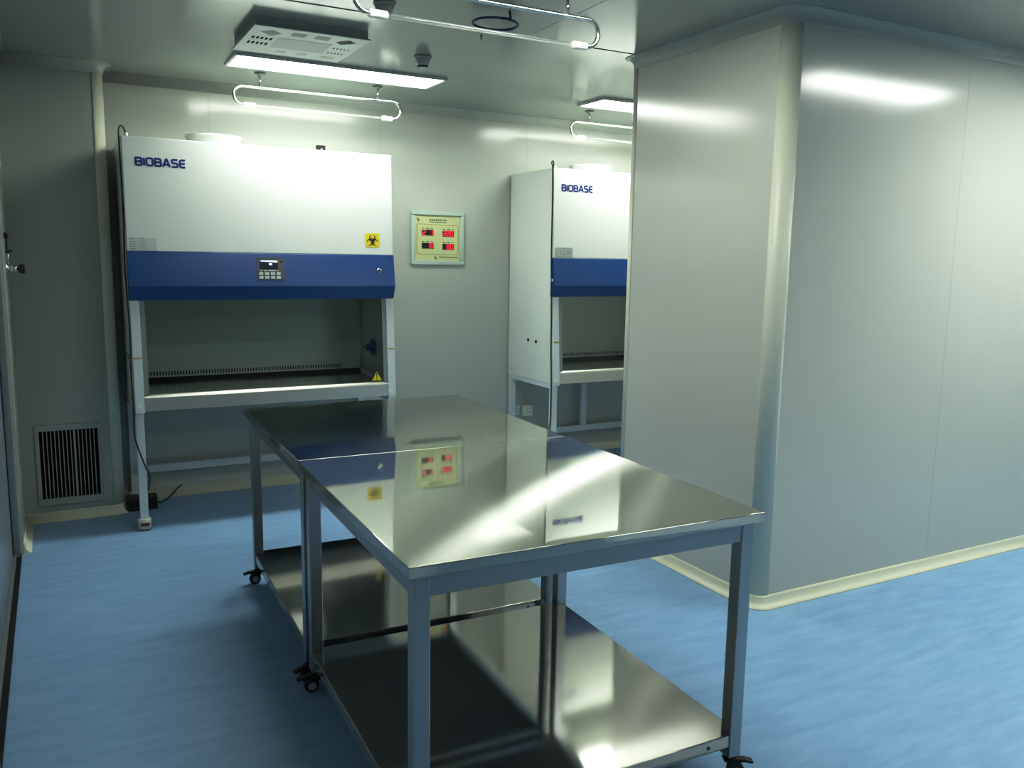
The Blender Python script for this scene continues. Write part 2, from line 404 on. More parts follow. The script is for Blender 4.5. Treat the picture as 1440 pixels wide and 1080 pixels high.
def seven(mb, ch, x, z, w, h, t, T, mi=0):
    S = {'a':[(0,h),(w,h)],'b':[(w,h),(w,h/2)],'c':[(w,h/2),(w,0)],'d':[(0,0),(w,0)],'e':[(0,0),(0,h/2)],'f':[(0,h/2),(0,h)],'g':[(0,h/2),(w,h/2)]}
    for s in SEG[ch]:
        mb.stroke([(x+p[0], z+p[1]) for p in S[s]], t, T, 0.0014, mi)

# ------------------------------------------------------------------ biosafety cabinets (local origin: left front, floor)
W = 1.482
ZT, ZB_, ZC_, ZD_ = 2.122, 1.527, 1.342, 1.267
def yf(z):  # white front slope
    return -0.003 + 0.028*(z-ZB_)/(ZT-ZB_)
def yb(z):  # blue band slope
    return -0.033 + 0.030*(z-ZC_)/(ZB_-ZC_)
def yp(z):  # post slope
    return -0.043 + 0.043*(z-0.668)/(ZD_-0.668)
def Tf(u, v, d): return (u, yf(v)-d, v)
def Tb(u, v, d): return (u, yb(v)-d, v)
def Tp(u, v, d): return (u, yp(v)-d, v)
def make_cabinet(label, loc, full=True):
    t = thing('biosafety_cabinet', label, 'biosafety cabinet', loc, 0, 'biosafety cabinets along the back wall')
    # housing
    w = MB().prism([(0.025, ZT), (-0.003, ZB_+0.001), (0.03, ZB_+0.001), (0.03, 1.29), (0.62, 1.29), (0.62, ZT)], 'x', 0, W, bev=0.004)
    w.build('upper_housing', 'white', t)
    for x0 in (-0.0015, W-0.0165):
        MB().prism([(yp(0.668)+0.030, 0.668), (yp(ZD_)+0.031, ZD_+0.003), (0.030, ZT-0.003), (0.622, ZT-0.003), (0.622, 0.668)], 'x', x0, x0+0.018).build('side_panel', 'white', t)
    # blue band
    w = MB().prism([(-0.003, ZB_), (-0.033, ZC_), (0.0, ZD_), (0.029, ZD_), (0.029, ZB_)], 'x', -0.003, W+0.003, bev=0.003)
    w.build('front_band', 'blue', t)
    # interior
    w = MB(); w.box(0.019, W-0.019, 0.55, 0.565, 0.772, 1.288, 0)
    x = 0.085
    while x < W-0.16:
        w.box(x, x+0.0080, 0.5495, 0.5505, 0.782, 0.806, 1); x += 0.0168
    w.box(0.019, W-0.019, 0.566, 0.60, 0.70, 0.772, 1)
    w.build('back_liner', ['liner', 'hole'], t)
    for x0 in (0.019, W-0.024):
        MB().prism([(0.0, 0.76), (0.035, 1.288), (0.549, 1.288), (0.549, 0.76)], 'x', x0, x0+0.005).build('side_liner', 'liner', t)
    w = MB().prism([(-0.040, 0.670), (-0.040, 0.742), (-0.036, 0.751), (-0.026, 0.757), (0.0, 0.757), (0.0, 0.735), (0.0, 0.670)], 'x', 0.048, W-0.048, smooth=False)
    w.build('front_sill', 'sill', t)
    MB().prism([(0.0005, 0.757), (0.012, 0.752), (0.02, 0.745), (0.548, 0.745), (0.548, 0.735), (0.0005, 0.735)], 'x', 0.048, W-0.048).build('work_tray', 'tray', t)
    # front sill face (brushed)
    # posts and tracks
    for s in (0, 1):
        a, b = (0.0, 0.047) if not s else (W-0.047, W)
        w = MB().prism([(yp(0.66), 0.66), (yp(ZD_), ZD_-0.001), (yp(ZD_)+0.028, ZD_-0.001), (yp(0.66)+0.028, 0.66)], 'x', a, b, bev=0.002)
        w.build('front_post', 'white_stand', t)
        mk = MB(); zz = 0.959; mk.quad([(a+0.003, zz-0.004), (b-0.003, zz-0.004), (b-0.003, zz+0.004), (a+0.003, zz+0.004)], Tp)
        mk.build('height_mark', 'olive', t)
        sc = MB(); sx = (a+b)/2
        sc.lathe([(0.011, -0.004), (0.011, 0.002), (0.007, 0.004)], c=(sx, yp(0.69)-0.002, 0.69), axis='y', n=16)
        sc.build('cover_screw', 'cap', t)
        a, b = (0.0475, 0.073) if not s else (W-0.073, W-0.0475)
        w = MB().prism([(yp(0.757)+0.003, 0.758), (yp(ZD_)+0.006, ZD_), (yp(ZD_)+0.026, ZD_), (yp(0.757)+0.022, 0.758)], 'x', a, b)
        w.build('sash_track', 'track', t)
    g = MB().prism([(yp(0.757)+0.010, 0.7585), (yp(ZD_)+0.012, ZD_), (yp(ZD_)+0.016, ZD_), (yp(0.757)+0.014, 0.7585)], 'x', 0.0735, W-0.0735)
    gl = g.build('sash_glass', 'glass', t)
    # warning triangle on the glass
    cx_ = 1.365; T2 = lambda u, v, dd: (u, yp(v)+0.0095-dd, v)
    w = MB(); w.quad([(cx_-0.036, 0.764), (cx_+0.036, 0.764), (cx_, 0.829)], T2, 0.001, 0)
    w.quad([(cx_-0.0035, 0.815), (cx_+0.0035, 0.815), (cx_+0.002, 0.782), (cx_-0.002, 0.782)], T2, 0.0016, 1)
    w.quad([(cx_-0.003, 0.771), (cx_+0.003, 0.771), (cx_+0.003, 0.777), (cx_-0.003, 0.777)], T2, 0.0016, 1)
    w.stroke([(cx_-0.034, 0.765), (cx_+0.034, 0.765), (cx_, 0.827)], 0.003, T2, 0.0014, 1, True)
    w.build('warning_triangle', ['yellow', 'ink'], t)
    # knob on the right inner side
    w = MB(); w.lathe([(0.055, 0), (0.055, -0.012), (0.040, -0.018), (0.022, -0.02), (0.022, -0.045), (0.016, -0.05)], c=(W-0.024, 0.30, 0.935), axis='x', n=24)
    w.box(W-0.082, W-0.068, 0.27, 0.33, 0.928, 0.942, bev=0.002)
    w.build('gas_tap', 'knobblue', t)
    # corner rods in the chamber
    for a, b in ((W-0.030, W-0.07), (0.030, 0.07)):
        MB().tube([(a, 0.543, 0.746), (a, 0.543, 1.286)], 0.006).build('corner_rod', 'sill', t)
        MB().tube([(a, 0.54, 0.772), (b, 0.10, 0.762)], 0.006).build('floor_rod', 'sill', t)
    # lettering and stickers
    w = MB(); lettering(w, 'BIOBASE', 0.063, 1.9765, 0.0375, 0.246, 0.0095, Tf); w.build('logo_lettering', 'logo', t)
    w = MB(); bx, bz, s = 1.352, 1.615, 0.046
    w.quad([(bx-s, bz-0.041), (bx+s, bz-0.041), (bx+s, bz+0.041), (bx-s, bz+0.041)], Tf, 0.001)
    st = w.build('biohazard_sticker', 'yellow', t)
    w = MB(); q = 0.036
    for a in (90, 210, 330):
        ccx, ccz = bx+0.50*q*math.cos(math.radians(a)), bz-0.002+0.50*q*math.sin(math.radians(a))
        span = 148
        pts = [(ccx+0.47*q*math.cos(math.radians(a+180+f*span)), ccz+0.47*q*math.sin(math.radians(a+180+f*span))) for f in [i/14-1 + 0 for i in range(29)]]
        mid = len(pts)//2
        for i in range(len(pts)-1):
            fr = abs((i+0.5)/(len(pts)-1)*2-1)
            w.stroke(pts[i:i+2], q*(0.26-0.17*fr), Tf, 0.0020)
    w.stroke([(bx+0.38*q*math.cos(2*PI*i/24), bz-0.002+0.38*q*math.sin(2*PI*i/24)) for i in range(24)], q*0.09, Tf, 0.0020, 0, True)
    w.build('biohazard_symbol', 'ink', st)
    w = MB()
    w.quad([(0.010, 1.534), (0.148, 1.534), (0.148, 1.598), (0.010, 1.598)], Tf, 0.0008, 0)
    if full:
        for (a, b) in ((0.012, 0.040), (0.062, 0.090)): w.quad([(a, 1.592), (b, 1.592), (b, 1.596), (a, 1.596)], Tf, 0.0016, 1)
        for r in range(4): w.quad([(0.012, 1.538+r*0.012), (0.045, 1.538+r*0.012), (0.045, 1.542+r*0.012), (0.012, 1.542+r*0.012)], Tf, 0.0014, 1)
        for r in range(4): w.quad([(0.062, 1.538+r*0.012), (0.10, 1.538+r*0.012), (0.10, 1.541+r*0.012), (0.062, 1.541+r*0.012)], Tf, 0.0014, 1)
        w.build('data_sticker', ['paper2', 'faint'], t)
    else:
        w.stroke([(0.014, 1.538), (0.076, 1.538), (0.076, 1.594), (0.014, 1.594)], 0.004, Tf, 0.0014, 1, True)
        w.stroke([(0.082, 1.538), (0.144, 1.538), (0.144, 1.594), (0.082, 1.594)], 0.004, Tf, 0.0014, 1, True)
        w.stroke([(0.03, 1.548), (0.03, 1.585)], 0.006, Tf, 0.0014, 1); w.stroke([(0.055, 1.548), (0.055, 1.585)], 0.006, Tf, 0.0014, 1)
        w.stroke([(0.095, 1.55), (0.113, 1.58), (0.131, 1.55)], 0.006, Tf, 0.0014, 1); w.stroke([(0.095, 1.58), (0.113, 1.555), (0.131, 1.58)], 0.006, Tf, 0.0014, 1)
        w.build('data_sticker', ['paper', 'faint'], t)
    # control panel
    w = MB(); w.quad([(0.667, 1.381), (0.818, 1.381), (0.818, 1.499), (0.667, 1.499)], Tb, 0.003)
    w.quad([(0.668, 1.500), (0.817, 1.500), (0.817, 1.504), (0.668, 1.504)], Tb, 0.002)
    cpn = w.build('control_panel', 'pgrey', t)
    w = MB(); w.quad([(0.680, 1.438), (0.782, 1.438), (0.782, 1.490), (0.680, 1.490)], Tb, 0.004, 0)
    w.quad([(0.686, 1.482), (0.780, 1.476), (0.780, 1.487), (0.686, 1.487)], Tb, 0.0046, 1)
    w.quad([(0.733, 1.461), (0.750, 1.461), (0.750, 1.472), (0.733, 1.472)], Tb, 0.0046, 1)
    for a, b in ((0.682, 0.694), (0.704, 0.719), (0.727, 0.768), (0.776, 0.783)): w.quad([(a, 1.429), (b, 1.429), (b, 1.433), (a, 1.433)], Tb, 0.0042, 2)
    w.build('display_screen', ['lcd', 'lcdglow', 'button'], cpn)
    for r in range(2):
        for cc in range(4):
            x = 0.676+cc*0.0325; z = 1.407-r*0.021
            w = MB(); w.quad([(x, z), (x+0.021, z), (x+0.021, z+0.014), (x, z+0.014)], Tb, 0.005, 0)
            w.quad([(x+0.007, z+0.005), (x+0.013, z+0.005), (x+0.013, z+0.009), (x+0.007, z+0.009)], Tb, 0.0056, 1)
            w.build('key_button', ['button', 'pgrey'], cpn)
    w = MB(); w.lathe([(0.006, 0.003), (0.006, -0.004), (0.004, -0.005)], c=(0.801, yb(1.482), 1.482), axis='y', n=16); w.build('indicator_lamp', 'black', cpn)
    # key lock
    w = MB(); w.lathe([(0.016, 0.004), (0.016, -0.004), (0.013, -0.007), (0.009, -0.007), (0.008, -0.004)], c=(1.386, yb(1.433), 1.433), axis='y', n=24)
    lk = w.build('key_lock', 'chrome', t); w = MB(); w.box(1.384, 1.388, yb(1.433)-0.0085, yb(1.433)-0.003, 1.426, 1.440); w.build('key_slot', 'black', lk)
    # exhaust collar
    w = MB(); w.lathe([(0.150, ZT-0.002), (0.150, ZT+0.062), (0.158, ZT+0.062), (0.158, ZT+0.072), (0.142, ZT+0.072), (0.140, ZT+0.02)], c=(0.522, 0.375, 0), n=40)
    w.build('exhaust_collar', 'white', t)
    # fittings on top
    if full:
        w = MB(); w.box(1.062, 1.112, 0.13, 0.16, ZT+0.025, ZT+0.042, bev=0.003); w.box(1.062, 1.083, 0.13, 0.16, ZT-0.001, ZT+0.03, bev=0.003); w.box(1.104, 1.112, 0.135, 0.155, ZT+0.012, ZT+0.03)
        w.build('top_bracket', 'black', t)
        w = MB(); w.box(1.352, 1.362, 0.13, 0.14, ZT-0.001, ZT+0.013); w.build('top_bolt', 'black', t)
    # power cord down the left front edge
    if full:
        pts = [(0.030, 0.060, ZT-0.004), (0.026, 0.058, ZT+0.02), (0.016, 0.055, ZT+0.045), (0.004, 0.050, ZT+0.052), (-0.006, 0.045, ZT+0.038), (-0.009, 0.042, ZT), (-0.008, 0.035, 1.95), (-0.006, 0.03, 1.7), (-0.012, 0.02, 1.5), (-0.011, 0.00, 1.3), (-0.006, -0.01, 1.1),
               (-0.011, -0.02, 0.9), (-0.009, -0.042, 0.68), (-0.012, -0.045, 0.60), (-0.008, -0.047, 0.52), (0.010, -0.049, 0.45), (0.034, -0.050, 0.37), (0.055, -0.03, 0.31), (0.055, 0.10, 0.20), (0.04, 0.30, 0.12), (0.035, 0.372, 0.075)]
    else:
        pts = [(0.020, 0.062, ZT-0.004), (0.018, 0.06, ZT+0.04), (0.008, 0.055, ZT+0.048), (-0.004, 0.05, ZT+0.03), (-0.006, 0.030, ZT), (-0.006, 0.024, 1.9), (-0.008, 0.02, 1.7), (-0.010, 0.012, 1.45), (-0.010, 0.0, 1.3), (-0.007, 0.0, 1.1),
               (-0.007, -0.004, 0.9), (-0.008, -0.018, 0.7), (-0.007, -0.02, 0.5), (-0.008, -0.02, 0.42), (-0.01, 0.0, 0.33), (-0.02, 0.05, 0.22), (-0.01, 0.2, 0.1)]
    sm = []
    for i in range(len(pts)-1):
        p0, p1, p2, p3 = [Vector(pts[max(0, min(len(pts)-1, i+j))]) for j in (-1, 0, 1, 2)]
        for s in range(5):
            u = s/5; sm.append(0.5*((2*p1)+(-p0+p2)*u+(2*p0-5*p1+4*p2-p3)*u*u+(-p0+3*p1-3*p2+p3)*u**3))
    sm.append(Vector(pts[-1]))
    w = MB().tube(sm, 0.0042, 8); w.build('power_cord', 'cord', t)
    w = MB(); w.lathe([(0.009, ZT-0.002), (0.009, ZT+0.016), (0.006, ZT+0.022)], c=(0.028, 0.060, 0), n=14); w.build('cord_gland', 'cap', t)
    # side details
    for yy, zz in ((0.324, 0.944), (0.211, 0.942)):
        w = MB().lathe([(0.012, -0.004), (0.012, 0.0008), (0.009, 0.001)], c=(-0.0005, yy, zz), axis='x', n=18)
        w.build('cable_hole', 'hole', t)
    for yy in (0.595, 0.565, 0.545): MB().box(-0.002, 0.001, yy-0.004, yy+0.004, 0.702, 0.712).build('side_screw', 'grey', t)
    if not full:
        w = MB(); w.lathe([(0.010, 0.002), (0.010, -0.006), (0.006, -0.009)], c=(-0.002, 0.003, 1.379), axis='x', n=16); w.build('side_key', 'cap', t)
    # stand
    sd = bpy.data.objects.new('stand', None); COL.objects.link(sd); sd.parent = t
    for (x0, x1, y0, y1, z0, z1) in ((0.04, W-0.04, 0.585, 0.615, 0.625, 0.667), (0.002, 0.036, 0.022, 0.578, 0.632, 0.667), (W-0.036, W-0.002, 0.022, 0.578, 0.632, 0.667),
                                     (0.04, W-0.04, 0.545, 0.575, 0.186, 0.232), (0.614, 0.664, 0.548, 0.574, 0.232, 0.626))[:4 if full else 5]:
        MB().box(x0, x1, y0, y1, z0, z1, bev=0.002).build('rail', 'white_stand', sd)
    for x0 in (0.0, W-0.042):
        for y0, z1 in ((-0.022, 0.6675), (0.578, 0.6675)):
            MB().box(x0, x0+0.042, y0, y0+0.042, 0.066, z1, bev=0.003).build('leg', 'white_stand', sd)
            w = MB(); cxx, cyy = x0+0.021, y0+0.021
            w.lathe([(0.030, 0.0), (0.034, 0.003), (0.034, 0.008)], c=(cxx, cyy, 0), mi=1)
            w.lathe([(0.034, 0.008), (0.034, 0.064), (0.031, 0.068)], c=(cxx, cyy, 0))
            w.box(cxx-0.022, cxx+0.022, cyy-0.0385, cyy-0.03, 0.030, 0.046, 2)
            w.build('foot', ['footw', 'black', 'redmark'], sd)
    return t
make_cabinet('white and blue biosafety cabinet beside the corner air shaft, seen whole from the front', (0.353, 4.950, 0), True)
make_cabinet('white and blue biosafety cabinet half hidden behind the partition wall', (2.982, 4.957, 0), False)

# ------------------------------------------------------------------ stainless tables
TW = 1.066; TH = 0.828
def make_table(label, loc, depth, rotz, tw):
    t = thing('work_table', label, 'table', loc, rotz, 'stainless tables pushed end to end')
    w = MB().box(0, tw, 0, depth, TH-0.0295, TH, bev=0.0025); w.build('tabletop', 'top', t)
    MB().box(0.004, tw-0.004, 0.004, depth-0.004, TH-0.0304, TH-0.0290).build('underside_dark_sheet', 'under', t)  # dark sheet added so the shelf mirrors a darker underside
    L = 0.042; ix = 0.020
    for a, b, c_, d_ in ((ix+L, tw-ix-L, ix+0.003, ix+0.033), (ix+L, tw-ix-L, depth-ix-0.033, depth-ix-0.003), (ix+0.003, ix+0.033, ix+L, depth-ix-L), (tw-ix-0.033, tw-ix-0.003, ix+L, depth-ix-L)):
        MB().box(a, b, c_, d_, TH-0.086, TH-0.0305, bev=0.0015).build('apron', 'rail', t)
    zs = 0.150
    w = MB().box(ix+0.004, tw-ix-0.004, ix+0.004, depth-ix-0.004, zs-0.040, zs, bev=0.003); sh = w.build('lower_shelf', 'shelf', t)
    for xx in (0.14, tw-0.14): MB().lathe([(0.0055, -0.001), (0.0055, 0.003)], c=(xx, ix+0.0025, zs-0.021), axis='y', n=12).build('rivet', 'black', sh)
    k = 0
    for x0 in (ix, tw-ix-L):
        for y0 in (ix, depth-ix-L):
            MB().box(x0, x0+L, y0, y0+L, 0.078, TH-0.0303, bev=0.003).build('leg', 'leg', t)
            cxx, cyy = x0+L/2, y0+L/2
            out = -1 if x0 < tw/2 else 1
            ang = {(0): PI+0.35, (1): PI-0.05, (2): -0.4, (3): 0.3}[k]; k += 1
            w = MB(); w.lathe([(0.014, 0.064), (0.018, 0.070), (0.019, 0.0775)], c=(0, 0, 0), n=18)
            w.box(-0.020, 0.022, -0.016, 0.016, 0.058, 0.066, bev=0.003)
            for s in (-1, 1):
                w.prism([(-0.016, 0.062), (0.020, 0.062), (0.030, 0.022), (0.008, 0.018)], 'y', s*0.0135, s*0.0170)
            ct = w.build('caster', 'black', t, (cxx, cyy, 0), ang)
            w = MB(); w.lathe([(0.019, -0.011), (0.0255, -0.009), (0.0262, 0), (0.0255, 0.009), (0.019, 0.011)], c=(0.018, 0, 0.0263), axis='y', n=26, mi=0)
            w.lathe([(0.015, -0.0180), (0.015, -0.0174), (0.011, -0.0172)], c=(0.018, 0, 0.0263), axis='y', n=20, mi=1)
            w.lathe([(0.0045, -0.0205), (0.0045, 0.0205)], c=(0.018, 0, 0.0263), axis='y', n=12, mi=1)
            w.lathe([(0.015, 0.0174), (0.015, 0.0180)], c=(0.018, 0, 0.0263), axis='y', n=20, mi=1)
            w.build('wheel', ['black', 'wheel'], ct)
            w = MB(); w.prism([(0.014, 0.064), (0.046, 0.062), (0.070, 0.055), (0.069, 0.048), (0.045, 0.053), (0.016, 0.054)], 'y', -0.011, 0.011, bev=0.002)
            w.build('brake_pedal', 'black', ct)
    return t
TX, TY, TT = 0.6734, 1.7264, -0.0269
make_table('nearest stainless steel table, its long front edge facing the camera', (TX, TY, 0), 1.108, TT, TW)
make_table('farther stainless steel table, butted behind the nearest one in front of the cabinet', (TX+1.1108*math.sin(-TT), TY+1.1108*math.cos(TT), 0), 1.0948, TT, 1.060)

# ------------------------------------------------------------------ ceiling things
def make_light(label, x0, x1, y0, y1, diff='light'):
    t = thing('ceiling_light', label, 'ceiling light', ((x0+x1)/2, (y0+y1)/2, H), 0, 'flat ceiling panel lights')
    a, b = (x1-x0)/2, (y1-y0)/2; f = 0.016; z0, z1 = -0.016, -0.0002
    w = MB(); w.box(-a-f, a+f, -b-f, -b, z0, z1, bev=0.002); w.box(-a-f, a+f, b, b+f, z0, z1, bev=0.002); w.box(-a-f, -a, -b, b, z0, z1); w.box(a, a+f, -b, b, z0, z1)
    w.build('frame', 'lightfr', t)
    MB().box(-a, a, -b, b, z0+0.004, z1).build('diffuser', diff, t)
    return t
make_light('long lit panel light on the ceiling in front of the whole cabinet', 0.895, 2.042, 4.665, 4.942)
make_light('lit panel light on the ceiling half hidden by the partition', 3.145, 4.292, 4.658, 4.930)
make_light('lit panel light over the corridor side of the partition', 3.66, 4.80, 1.60, 1.88)
make_light('assumed panel light, added out of view farther along the corridor side of the partition', 5.45, 6.60, 2.00, 2.28)  # unseen fixture added to brighten the right end of the partition
make_light('assumed panel light, added out of view over the joint of the two tables', 0.895, 2.042, 2.52, 2.80, 'dimlight')  # unseen fixture, assumed and added to light the floor and partition side
make_light('assumed panel light, added out of view over the open floor right of the camera', 2.55, 3.70, 0.10, 0.38)  # unseen fixture added to brighten the front floor

def make_uv(label, x0, x1, y, s0, s1):
    t = thing('uv_lamp', label, 'lamp', (0, y, 0), 0, 'hanging ultraviolet tube lamps')
    zt, zb = 2.459, 2.356; r = (zt-zb)/2; zc = (zt+zb)/2
    pts = [(x0+0.06, 0, zb)] + [(x0+0.055+r*math.cos(math.radians(a)), 0, zc+r*math.sin(math.radians(a))) for a in range(270, 89, -12)]
    pts = [(x0+0.075, 0, zb)] + [(x0+r*1.0+r*math.cos(math.radians(a)), 0, zc+r*math.sin(math.radians(a))) for a in range(270, 89, -12)]
    pts += [(x1-r+r*math.cos(math.radians(a)), 0, zc+r*math.sin(math.radians(a))) for a in range(90, -91, -12)] + [(x1-0.075, 0, zb)]
    w = MB().tube(pts, 0.0088, 12); w.build('bent_pipe', 'chrome', t)
    ca_, cb_ = x0+0.052, x1-0.052
    MB().tube([(ca_+0.06, 0, zb), (cb_-0.06, 0, zb)], 0.0078, 14).build('quartz_tube', 'tube', t)
    for a, s in ((ca_, 1), (cb_, -1)):
        w = MB(); w.lathe([(0.012, 0), (0.0145, s*0.004), (0.0145, s*0.018), (0.013, s*0.020), (0.013, s*0.024), (0.0145, s*0.026), (0.0145, s*0.062), (0.013, s*0.066)], c=(a, 0, zb), axis='x', n=20)
        w.build('end_cap', 'cap', t)
    for sx in (s0, s1):
        w = MB().tube([(sx, 0, zt-0.002), (sx, 0, H-0.004)], 0.0065, 12)
        st = w.build('stem', 'chrome', t)
        w = MB().lathe([(0.009, H-0.020), (0.013, H-0.009), (0.029, H-0.008), (0.030, H-0.0003)], c=(sx, 0, 0), n=24)
        w.build('ceiling_flange', 'flange', st)
    return t
make_uv('ultraviolet tube on a bent pipe hanging over the whole cabinet', 0.953, 1.946, 5.108, 1.100, 1.800)
make_uv('ultraviolet tube on a bent pipe partly hidden by the partition', 3.196, 4.189, 5.126, 3.345, 4.045)
make_uv('nearest ultraviolet tube on a bent pipe, at the top edge over the tables', 0.962, 1.962, 2.960, 1.112, 1.817)

# ceiling air disinfector
t = thing('air_disinfector', 'square white ceiling air disinfector with grilles beside the long panel light', 'air purifier', (1.085, 4.16, H))
def td(mb, name, mats, parent=t):
    o = mb.build(name, mats, parent)
    o.location = (-1.085, -4.16, -H) if parent is t else (0, 0, 0); return o
td(MB().box(0.835, 1.335, 3.912, 4.412, 2.503, H-0.0003), 'housing', 'purifside')
fp = td(MB().box(0.825, 1.345, 3.902, 4.422, 2.498, 2.5045, bev=0.002), 'face_plate', 'purif')
TC = lambda u, v, d: (u, v, 2.498-d)
w = MB()
for (xa, xb, ya, yb_) in ((0.856, 0.945, 4.098, 4.138), (0.856, 0.945, 4.198, 4.242)):
    for i in range(5):
        x = xa+i*(xb-xa-0.010)/4; w.quad([(x, ya), (x+0.0105, ya), (x+0.0105, yb_), (x, yb_)], TC, 0.0008)
for (ya, yb_) in ((4.125, 4.148), (4.225, 4.248)):
    for i in range(5):
        x = 1.238+i*0.0175; w.quad([(x, ya), (x+0.005, ya), (x+0.005, yb_), (x, yb_)], TC, 0.0008)
for i in range(7):
    a = i/6; p = (1.216+a*0.040, 4.005-a*0.056); q = (1.252+a*0.048, 4.045-a*0.050)
    w.stroke([p, q], 0.006, TC, 0.0008)
td(w, 'vent_slots', 'hole', fp)
w = MB()
for poly in ([(0.869, 4.000), (0.914, 3.948), (0.961, 3.998), (0.925, 4.052)], [(1.003, 3.946), (1.066, 3.946), (1.066, 4.010), (1.003, 4.010)], [(1.110, 3.946), (1.175, 3.946), (1.175, 4.008), (1.110, 4.008)]):
    w = MB().quad(poly, TC, 0.0008); td(w, 'filter_grille', 'pg1', fp)
w = MB(); w.quad([(0.966, 4.070), (1.214, 4.068), (1.217, 4.268), (0.970, 4.272)], TC, 0.0008)
for a, b in ((1.014, 1.060), (1.117, 1.164), (1.234, 1.300)): w.quad([(a, 4.322), (b, 4.322), (b, 4.370), (a, 4.370)], TC, 0.0008)
td(w, 'sensor_window', 'pg2', fp)

def make_smoke(label, x, y):
    t = thing('smoke_detector', label, 'smoke detector', (x, y, H), 0, 'ceiling smoke detectors')
    w = MB().lathe([(0.046, -0.0003), (0.046, -0.010), (0.043, -0.013)], n=28); w.build('mounting_base', 'smoke', t)
    w = MB().lathe([(0.040, -0.012), (0.040, -0.016), (0.029, -0.046), (0.026, -0.047)], n=28); w.build('sensor_head', 'smoke', t)
    w = MB().lathe([(0.0265, -0.047), (0.0265, -0.053)], n=24, mi=0); w.lathe([(0.024, -0.053), (0.020, -0.056)], n=24, mi=1); w.build('sensor_grid', ['hole', 'smoke'], t)
make_smoke('grey smoke detector on the ceiling just right of the long panel light', 1.735, 4.232)
make_smoke('grey smoke detector at the top edge behind the nearest tube lamp', 1.245, 3.44)

# blue wire loop hanging below the ceiling
pts = [(1.735, 3.285, H-0.0005), (1.738, 3.28, H-0.03)]
for a in range(-40, 335, 15):
    p = math.radians(a); k = 1+0.06*math.sin(2*p+0.6)
    u, v = 0.098*k*math.cos(p), 0.085*k*math.sin(p)
    pts.append((1.694+0.42*u+0.80*v, 3.335-0.90*u+0.42*v*0.9, H-0.045-0.010*math.sin(p+0.5)))
w = MB().tube(pts, 0.0052, 8)
tag(w.build('wire_loop', 'bluewire'), 'coiled blue wire loop dangling from the ceiling behind the nearest tube lamp', 'cable')
w = MB().lathe([(0.006, 0), (0.006, -0.004), (0.0028, -0.005), (0.0028, -0.02)], c=(0, 0, 0), n=12)
tag(w.build('ceiling_screw', 'dseam', loc=(1.808, 3.70, H)), 'small dark screw poking from the ceiling near the blue wire', 'screw')

# ------------------------------------------------------------------ monitoring panel on the back wall
px0, px1, pz0, pz1 = 2.200, 2.603, 1.466, 1.838
t = thing('monitor_panel', 'cream monitor panel with four red number displays on the back wall', 'display panel', ((px0+px1)/2, YB, 0))
cxm = (px0+px1)/2
def pp(mb, name, mats, parent=None):
    o = mb.build(name, mats, parent or t)
    if parent is None: o.location = (-cxm, -YB, 0)
    return o
w = MB(); fw = 0.030
outer = [(px0, pz0), (px1, pz0), (px1, pz1), (px0, pz1)]
for (a0, a1, b0, b1) in ((px0, px1, pz1-fw, pz1), (px0, px1, pz0, pz0+fw), (px0, px0+fw, pz0+fw, pz1-fw), (px1-fw, px1, pz0+fw, pz1-fw)):
    w.box(a0, a1, YB-0.022, YB-0.0003, b0, b1, bev=0.006)
pp(w, 'frame', 'pframe')
TM = lambda u, v, d: (px0+u*(px1-px0), YB-0.010-d, pz0+v*(pz1-pz0))
w = MB(); w.box(px0+fw-0.002, px1-fw+0.002, YB-0.010, YB-0.0005, pz0+fw-0.002, pz1-fw+0.002)
face = pp(w, 'face_plate', 'pface')
def U(x, y): return ((x-40)/970.0, 1-(y-30)/1000.0)       # fractions of the panel read from a close look
w = MB()
w.stroke([U(*p) for p in ((165, 275), (890, 290), (905, 310), (905, 825), (890, 838), (165, 830), (150, 815), (150, 290))], 0.009, TM, 0.001, 0, True)
pp(w, 'border_line', 'pline', face)
w = MB()
rr = random.Random(3)
for i in range(9):                                            # title line of tiny characters
    x = 375+i*36
    w.stroke([U(x, 190), U(x+26, 190)], 0.010, TM, 0.001); w.stroke([U(x+rr.choice((6, 13, 20)), 178), U(x+rr.choice((8, 13, 18)), 212)], 0.010, TM, 0.001); w.stroke([U(x+2, 206), U(x+26, 206)], 0.008, TM, 0.001)
w.stroke([U(380, 232), U(695, 238)], 0.012, TM, 0.001)
for (x0, y0) in ((240, 352), (622, 362), (240, 598), (622, 604)):
    for a, b in ((0, 40), (75, 130), (165, 195)): w.stroke([U(x0+a, y0), U(x0+b, y0)], 0.013, TM, 0.001)
w.stroke([U(555, 880), U(900, 890)], 0.014, TM, 0.001)
pp(w, 'printed_text', 'pmark', face)
w = MB()
for (ox, oy, s) in ((178, 195, 1.0), (492, 900, 0.85)):       # small emblem: stalk and leaf
    w.quad([U(ox-25*s, oy-40*s), U(ox-8*s, oy-30*s), U(ox+2*s, oy+5*s), U(ox+22*s, oy+30*s), U(ox, oy+34*s), U(ox-22*s, oy+8*s)], TM, 0.001)
    w.quad([U(ox+8*s, oy-10*s), U(ox+24*s, oy-22*s), U(ox+16*s, oy+8*s)], TM, 0.001)
pp(w, 'emblem', 'pmark', face)
